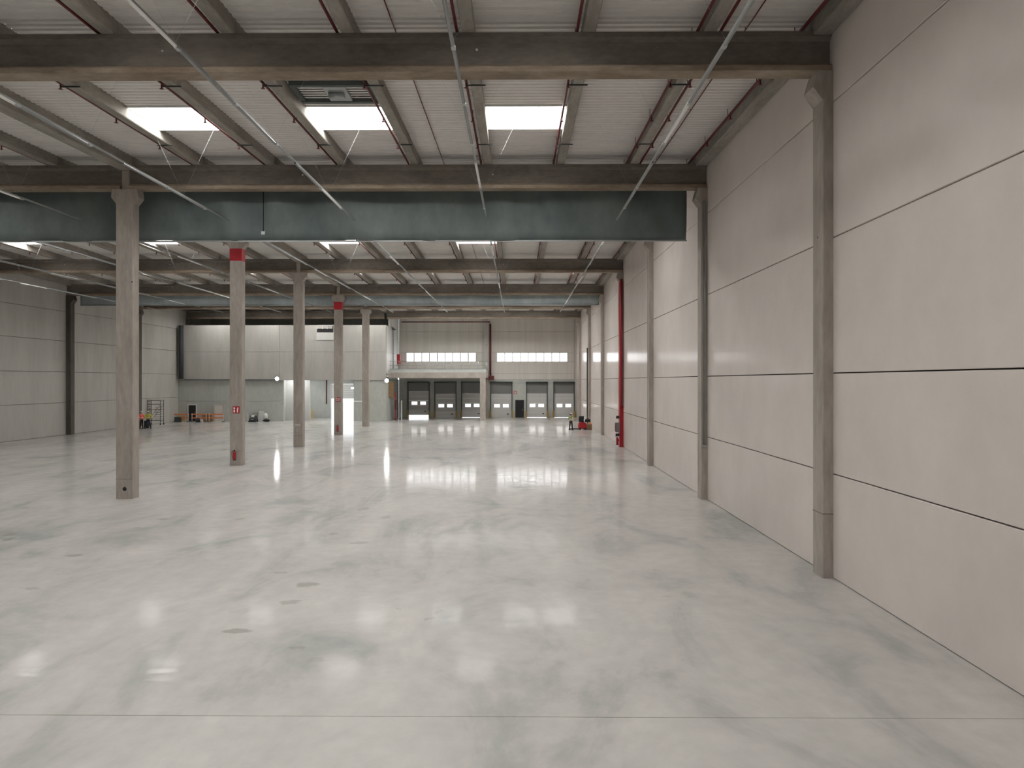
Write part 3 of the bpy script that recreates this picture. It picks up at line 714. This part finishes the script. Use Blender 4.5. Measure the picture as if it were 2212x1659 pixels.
# ------------------------------------------------------------------ inner wall fittings
m = MB().tube([(-41.2,0,0),(-41.2,0,6.6)], .27, 14)
m.build('downpipe', dsteel, None, 'dark vertical downpipe in the corner above the black doorway', 'pipe', loc=(0, YI-.29, 5.25))
MB().box(0, 11.4, -.09, -.02, 0, .06).build('cable_tray', dsteel, None, 'thin dark horizontal cable tray along the inner wall ledge', 'tray', loc=(-41.0, YI, 5.12))
m = empty('corner_downpipe', (XR-.16, 78.6, 0), label='brown steel post standing in front of the near wall, half its height', cat='post')
MB().box(-.08,.08,-.3,.3,0,8.6).build('post', sealm, m); MB().box(-.09,.15,-.32,.32,8.6,8.7).build('cap', sealm, m)
MB().tube([(-26.6+.0,0,1.9),(-26.6,0,5.4)], .07, 8).build('service_pipe', redpipe, None, 'dark red vertical pipe on the grey wall inside the big opening', 'pipe', loc=(1.0, 94.42, 0))
# timber pallets leaning in the opening
pl = empty('timber_pallet', (-27.45, 93.6, 0), label='pale timber pallet standing upright inside the big opening', cat='pallet')
for x in (-.38, -.19, 0, .19, .38): MB().box(x-.05, x+.05, -.02, .0, 0, 1.1).build('slat', palem, pl)
for z in (.0, .5, 1.0): MB().box(-.43, .43, .0, .10, z, z+.1).build('bearer', palem, pl)

# orange and white barriers
def barrier(x, label, w_=1.9):
    b = empty('safety_barrier', (x, YI-.9, 0), label=label, cat='barrier', group='orange and white barriers by the inner wall')
    for z in (.85, .42): MB().box(-w_/2, w_/2, -.02, .02, z, z+.14).build('rail_board', orangem, b)
    for s in (-1, 1):
        MB().box(s*(w_/2-.08)-.03, s*(w_/2-.08)+.03, -.03, .03, 0, 1.05).build('leg', whitem, b)
        MB().box(s*(w_/2-.08)-.05, s*(w_/2-.08)+.05, -.28, .28, 0, .05).build('foot', blackm, b)
for i, (x, lab) in enumerate(((-40.9,'orange and white safety barrier in the corner, beside the black doorway'),
                         (-38.7,'orange and white safety barrier between the two doorways'),
                         (-36.6,'orange and white safety barrier in front of the beige door'))):
    barrier(x, lab)
MB().box(-.6,.6,-.25,.0,0,.9).build('timber_sheet', woodm, None, 'brown plywood sheet behind the barrier between the doors', 'board', loc=(-38.0, YI-.05, 0))
MB().box(-.5,.5,-.2,.0,0,.75).build('timber_sheet', palem, None, 'pale plywood sheet low behind the barrier at the black doorway', 'board', loc=(-41.2, YI-.05, 0))
# floor machine, boards and bags
fm = empty('floor_machine', (-32.3, YI-.9, 0), label='black and grey floor cleaning machine by the inner wall', cat='machine')
MB().prism_x([(-.4,.12),(.5,.12),(.5,.35),(.2,.75),(-.1,.8),(-.4,.45)], -.38, .38).build('body', dsteel, fm)
MB().prism_x([(-.42,.3),(-.40,.3),(-.1,.82),(-.16,.80)], -.18, .18).build('cover', doorp, fm)
for s in (-1,1): MB().tube([(s*.36,.2,.13),(s*.46,.2,.13)], .13, 12).build('wheel', blackm, fm)
MB().box(-.45,.45,-.5,-.3,.02,.16).build('brush_deck', blackm, fm)
MB().tube([(-.3,.4,.7),(-.3,.65,1.0),(.3,.65,1.0),(.3,.4,.7)], .025, 6).build('handle', blackm, fm)
MB().poly([(-.38,-.1,0),(.38,-.1,0),(.38,.02,1.3),(-.22,.02,1.3),(-.38,.06,0),(.38,.06,0),(.38,.1,1.3),(-.22,.1,1.3)], [(0,1,2,3),(4,7,6,5),(0,4,5,1),(1,5,6,2),(2,6,7,3),(3,7,4,0)]).build('white_board', whitem, None, 'white board leaning on the inner wall beside the floor machine', 'board', loc=(-31.4, YI-.15, 0))
MB().box(-.07,.07,-.03,.03,0,1.05).build('white_post', whitem, None, 'narrow white strip standing by the column and floor machine', 'board', loc=(-33.0, YI-.2, 0))
m = MB(); m.tube([(0,0,0),(0,0,.1),(0,0,.5),(0,0,.85),(0,0,.95)], [.2,.24,.26,.22,.06], 10)
m.build('white_sack', whitem, None, 'pale sack standing on the black bag by the white board', 'sack', loc=(-30.75, YI-.35, .12))
m = MB(); m.tube([(-.4,0,.13),(-.25,0,.17),(.1,-.02,.22),(.35,.02,.15),(.45,0,.1)], [.05,.13,.20,.14,.04], 10)
m.build('black_bag', blackm, None, 'black bag lying on the floor by the white board', 'bag', loc=(-30.55, YI-.75, 0))
# waste by barriers
MB().prism_x([(-.2,0),(.2,0),(.15,.5),(-.1,.62)], -.35, .35).build('dark_bin', dsteel, None, 'dark bin on the floor behind the corner barrier', 'bin', loc=(-41.1, YI-1.4, 0))
m = MB(); m.tube([(0,0,0),(0,0,.3),(0,0,.5)], [.25,.22,.2], 10); m.build('bucket', blackm, None, 'dark bucket standing before the middle barrier', 'bucket', loc=(-38.6, YI-1.5, 0))
m = MB(); m.tube([(0,0,0),(0,0,.3),(0,0,.32)], [.15,.18,.18], 10); m.build('bucket', whitem, None, 'white bucket beside the dark bucket at the middle barrier', 'bucket', loc=(-38.1, YI-1.55, 0))

# ------------------------------------------------------------------ mobile scaffold
sf = empty('scaffold_tower', (-41.0, 79.4, 0), math.radians(0), label='mobile aluminium scaffold tower against the far side wall behind the workers', cat='scaffold')
sx_, sy_ = .72, .38
for s in (-1, 1):
    for t in (-1, 1):
        MB().tube([(s*sx_,t*sy_,.18),(s*sx_,t*sy_,2.85)], .028, 8).build('upright', dsteel, sf)
        MB().tube([(s*sx_-.03,t*sy_,.09),(s*sx_+.03,t*sy_,.09)], .09, 12).build('castor', blackm, sf)
    for q in range(9): MB().tube([(s*sx_,-sy_,.42+q*.28),(s*sx_,sy_,.42+q*.28)], .02, 6).build('rung', dsteel, sf)
for t in (-1, 1):
    for z in (2.78, 2.35, .5): MB().tube([(-sx_,t*sy_,z),(sx_,t*sy_,z)], .022, 6).build('ledger', dsteel, sf)
    MB().tube([(-sx_,t*sy_,.5),(sx_,t*sy_,2.3)], .018, 6).build('brace', dsteel, sf)
for q in range(6): MB().tube([(.1,-sy_,.7+q*.25),(sx_,-sy_,.7+q*.25)], .018, 6).build('rung', dsteel, sf)
MB().box(-sx_, sx_, -sy_+.04, sy_-.04, 1.70, 1.75).build('platform', woodm, sf)
MB().box(-.45, -.1, -.2, .2, 0.0, .8).build('tool_box', darkc, None, 'dark tool box on the floor between the two workers', 'box', loc=(-38.85, 73.9, 0))

# ------------------------------------------------------------------ people
def skin_obj(name, verts, edges, radii, mat, parent, sub=1, root=0):
    me = bpy.data.meshes.new(name); me.from_pydata(verts, edges, []); me.materials.append(mat)
    o = bpy.data.objects.new(name, me); C.objects.link(o); o.parent = parent
    sk = o.modifiers.new('skin', 'SKIN'); sk.use_smooth_shade = True
    if not me.skin_vertices: me.attributes.new
    bm = bmesh.new(); bm.from_mesh(me); ly = bm.verts.layers.skin.verify()
    for i, v in enumerate(bm.verts):
        r = radii[i]; v[ly].radius = (r, r) if not isinstance(r, tuple) else r; v[ly].use_root = (i == root)
    bm.to_mesh(me); bm.free()
    sb = o.modifiers.new('sub', 'SUBSURF'); sb.levels = sub; sb.render_levels = sub
    return o
def person(loc, rz, h, label, vest, trousers, stance=.12, arms='down', hat=True, long_sleeve=True):
    p = empty('person', loc, rz, label=label, cat='person', group='workers in high-visibility clothing')
    k = h/1.75
    def V(*a): return (a[0]*k, a[1]*k, a[2]*k)
    if arms == 'down':
        aL = [(-.19,0,1.42),(-.25,.01,1.15),(-.24,-.06,.92),(-.235,-.08,.86)]; aR = [(.19,0,1.42),(.25,.01,1.15),(.24,-.06,.92),(.235,-.08,.86)]
    elif arms == 'hips':
        aL = [(-.19,0,1.42),(-.34,.03,1.18),(-.20,-.08,1.02),(-.15,-.10,1.0)]; aR = [(.19,0,1.42),(.34,.03,1.18),(.20,-.08,1.02),(.15,-.10,1.0)]
    else:  # raised: one hand at the head
        aL = [(-.19,0,1.42),(-.31,-.05,1.30),(-.26,-.10,1.58),(-.20,-.12,1.66)]; aR = [(.19,0,1.42),(.26,.01,1.17),(.20,-.15,1.05),(.15,-.20,1.06)]
    s = stance
    v = [(0,0,.95),(0,0,1.10),(0,0,1.30),(0,0,1.43),(0,0,1.52),(0,-.01,1.60),(0,-.01,1.68),(0,-.01,1.735)]
    r = [.13,.125,.145,.10,.055,.072,.088,.055]
    r = [(a*k*1.15, a*k*.85) if i < 4 else (a*k, a*k) for i, a in enumerate(r)]
    e = [(i,i+1) for i in range(7)]
    for A in (aL, aR):
        b = len(v); v += A; r += [.058*k,.045*k,.030*k,.028*k]; e += [(3,b),(b,b+1),(b+1,b+2),(b+2,b+3)]
        # palm and five fingers
        d = (Vector(A[3])-Vector(A[2])).normalized(); sd = Vector((1,0,0)) if abs(d.x) < .8 else Vector((0,1,0))
        w0 = Vector(A[3])
        pi_ = len(v); v.append(tuple(w0+d*.05)); r.append(.030*k); e.append((b+3, pi_))
        for q, ln in enumerate((.055,.068,.072,.064)):
            i0 = len(v); base = w0+d*.06+sd*(q-1.5)*.018*0+Vector((0,(q-1.5)*.020,0))
            tip = base+d*ln; v += [tuple(base+d*.02), tuple(tip)]; r += [.009*k,.007*k]; e += [(pi_, i0),(i0,i0+1)]
        i0 = len(v); v += [tuple(w0+d*.03+Vector((0,-.04,0))), tuple(w0+d*.06+Vector((0,-.06,0)))]; r += [.011*k,.008*k]; e += [(b+3,i0),(i0,i0+1)]
    for sg in (-1, 1):
        b = len(v); v += [(sg*.09,0,.86),(sg*(.09+s*.4),-.01,.48),(sg*(.09+s),.0,.09),(sg*(.09+s),-.14,.04)]; r += [.085*k,.058*k,.042*k,.035*k]; e += [(0,b),(b,b+1),(b+1,b+2),(b+2,b+3)]
    skin_obj('body', [V(*a) for a in v], e, r, skinm, p)
    # face: nose, ears, eyes, mouth
    m = MB(); m.tube([V(0,-.085,1.66),V(0,-.115,1.63),V(0,-.09,1.62)], [.008*k,.016*k,.010*k], 6); m.build('nose', skinm, p)
    for sg in (-1,1): MB().tube([V(sg*.085,0,1.61),V(sg*.10,.01,1.65),V(sg*.088,.01,1.68)], [.01*k,.018*k,.012*k], 6).build('ear', skinm, p)
    for sg in (-1,1): MB().tube([V(sg*.032,-.088,1.665),V(sg*.032,-.095,1.665)], .011*k, 8).build('eye', blackm, p)
    MB().box(-.025*k,.025*k,-.092*k,-.082*k,1.585*k,1.595*k).build('mouth', redpipe, p)
    # jacket
    v = [(0,0,.98),(0,0,1.10),(0,0,1.30),(0,0,1.42)]; r = [(.17*k,.135*k),(.165*k,.125*k),(.18*k,.135*k),(.12*k,.10*k)]; e = [(0,1),(1,2),(2,3)]
    for A in (aL, aR):
        b = len(v); v += [A[0], A[1], tuple(Vector(A[1]).lerp(Vector(A[2]), .85))]; r += [.075*k,.062*k,.048*k]; e += [(3,b),(b,b+1),(b+1,b+2)]
    skin_obj('jacket', [V(*a) for a in v], e, r, vest, p)
    MB().tube([V(0,0,1.12),V(0,0,1.16)], .185*k, 16).build('reflective_strip', lumm, p)
    # trousers
    v = [(0,0,.99),(0,0,.92)]; r = [(.155*k,.125*k),(.15*k,.125*k)]; e = [(0,1)]
    for sg in (-1, 1):
        b = len(v); v += [(sg*.095,0,.84),(sg*(.095+s*.4),-.01,.48),(sg*(.095+s),0,.13)]; r += [.10*k,.075*k,.062*k]; e += [(1,b),(b,b+1),(b+1,b+2)]
    skin_obj('trousers', [V(*a) for a in v], e, r, trousers, p)
    for sg in (-1, 1):
        x = sg*(.09+s); MB().prism_x([(y_*k, z_*k) for y_, z_ in ((.08,0),(-.19,0),(-.20,.04),(-.15,.08),(-.04,.10),(-.04,.17),(.07,.17),(.09,.05))], (x-.048)*k, (x+.048)*k).build('boot', bootm, p)
    if hat:
        m = MB(); m.tube([V(0,-.005,1.69),V(0,-.005,1.73),V(0,-.005,1.78),V(0,-.005,1.81)], [.115*k,.112*k,.085*k,.03*k], 14).build('helmet', hatm, p)
        MB().box(-.07*k,.07*k,-.16*k,-.09*k,1.685*k,1.70*k).build('helmet_peak', hatm, p)
    MB().tube([V(0,.03,1.60),V(0,.03,1.69)], .088*k, 12).build('hair', hairm, p)
    return p
person((-39.25, 73.1, 0), math.radians(60), 1.80, 'worker in orange-pink jacket, dark trousers and white helmet, half behind the big column', pinkv, darkc, .05, 'down')
person((-38.55, 73.1, 0), math.radians(20), 1.82, 'worker in yellow jacket, dark trousers and white helmet by the scaffold tower', hivis, denim, .15, 'hips')
person((5.62, 71.3, 0), math.radians(150), 1.70, 'worker in yellow-green vest and dark trousers by the red pallet truck', plain('green_vest_cloth', (.30,.33,.14), rough=.8), darkc, .08, 'raised')

# ------------------------------------------------------------------ pallet truck and crates
pt = empty('pallet_truck', (6.85, 72.1, 0), label='red ride-on pallet truck with black seat back and low forks', cat='forklift')
MB().prism_y([(-.42,.10),(.42,.10),(.42,.55),(.30,.74),(-.10,.78),(-.36,.70),(-.42,.5)], -.45, .45).build('chassis', redm, pt)
MB().prism_y([(-.30,.80),(.12,.80),(.16,1.38),(-.34,1.38)], -.28, .28).build('operator_back', blackm, pt)
MB().box(-.06, .18, -.25, .25, .66, .84).build('seat', blackm, pt)
for y in (-.3, .3): MB().box(-1.25, -.42, y-.09, y+.09, .05, .12).build('fork', dsteel, pt)
for x in (-.25, .28): MB().tube([(x,-.47,.12),(x,-.36,.12)], .12, 14).build('wheel', blackm, pt); MB().tube([(x,.36,.12),(x,.47,.12)], .12, 14).build('wheel', blackm, pt)
MB().tube([(-.3,0,.76),(-.36,0,1.15)], .03, 8).tube([(-.36,-.15,1.15),(-.36,.15,1.15)], .02, 6).build('steering_handle', blackm, pt)
MB().box(-.38,-.36,-.46,-.1,.3,.62).build('side_panel', pinkv, pt)
cr = empty('timber_crate', (7.57, 72.0, 0), label='brown slatted timber crate beside the red pallet truck', cat='crate')
for z in (.0, .19, .38): 
    MB().box(-.28,.24,-.30,-.27,z+.02,z+.17).build('slat', woodm, cr); MB().box(-.28,-.25,-.27,.27,z+.02,z+.17).build('slat', woodm, cr)
    MB().box(-.28,.24,.27,.30,z+.02,z+.17).build('slat', woodm, cr); MB().box(.21,.24,-.27,.27,z+.02,z+.17).build('slat', woodm, cr)
for x in (-.25,.21):
    for y in (-.25,.25): MB().box(x-.03+.01,x+.03-.01,y-.03,y+.03,0,.57).build('corner_post', woodm, cr)
MB().box(-.3,.26,-.32,.32,.575,.60).build('lid', palem, cr)
m = MB(); m.tube([(-.3,0,0),(-.2,0,.12),(0,0,.2),(.14,0,.12),(.2,0,.0)], [.05,.16,.2,.16,.06], 10)
m.build('black_sack', blackm, None, 'black sack lying on top of the timber crate', 'sack', loc=(7.42, 72.0, .80))
MB().box(-.12,.12,-.1,.1,0,.14).build('orange_box', orangem, None, 'small orange box on the timber crate lid', 'box', loc=(7.62, 71.85, .60))
MB().prism_y([(-.13,0),(.13,0),(.10,.62),(-.08,.68)], -.2, .2).build('dark_bundle', darkc, None, 'dark upright bundle between the pallet truck and the crate', 'bundle', loc=(7.42-.42+.40-.28+.02, 73.0, 0))

# the far end sits a touch off the line of the columns
keep = ('roof_beam','support_column','light_rail','sprinkler_pipe','smoke_curtain','ceiling','floor','wall_right','wall_left','wall_back','smoke_vent','camera','fire_hose','alarm_box','notice_plate','ground')
for o in list(C.objects):
    if o.parent or o.name.startswith(keep): continue
    nm = o.name
    if nm.startswith('wall_column') and abs(o.location.x+4.05) > .1: continue
    if nm.startswith(('fire_sign','fire_extinguisher')) and o.location.y < 70: continue
    if nm.startswith('window_') and o.location.z > 13: continue
    if nm == 'corner_downpipe': continue
    y = o.location.y if o.location.y > 10 else 92.0
    if y > 85: y = 92.0
    o.location.x -= .0029*y
bpy.context.view_layer.update()
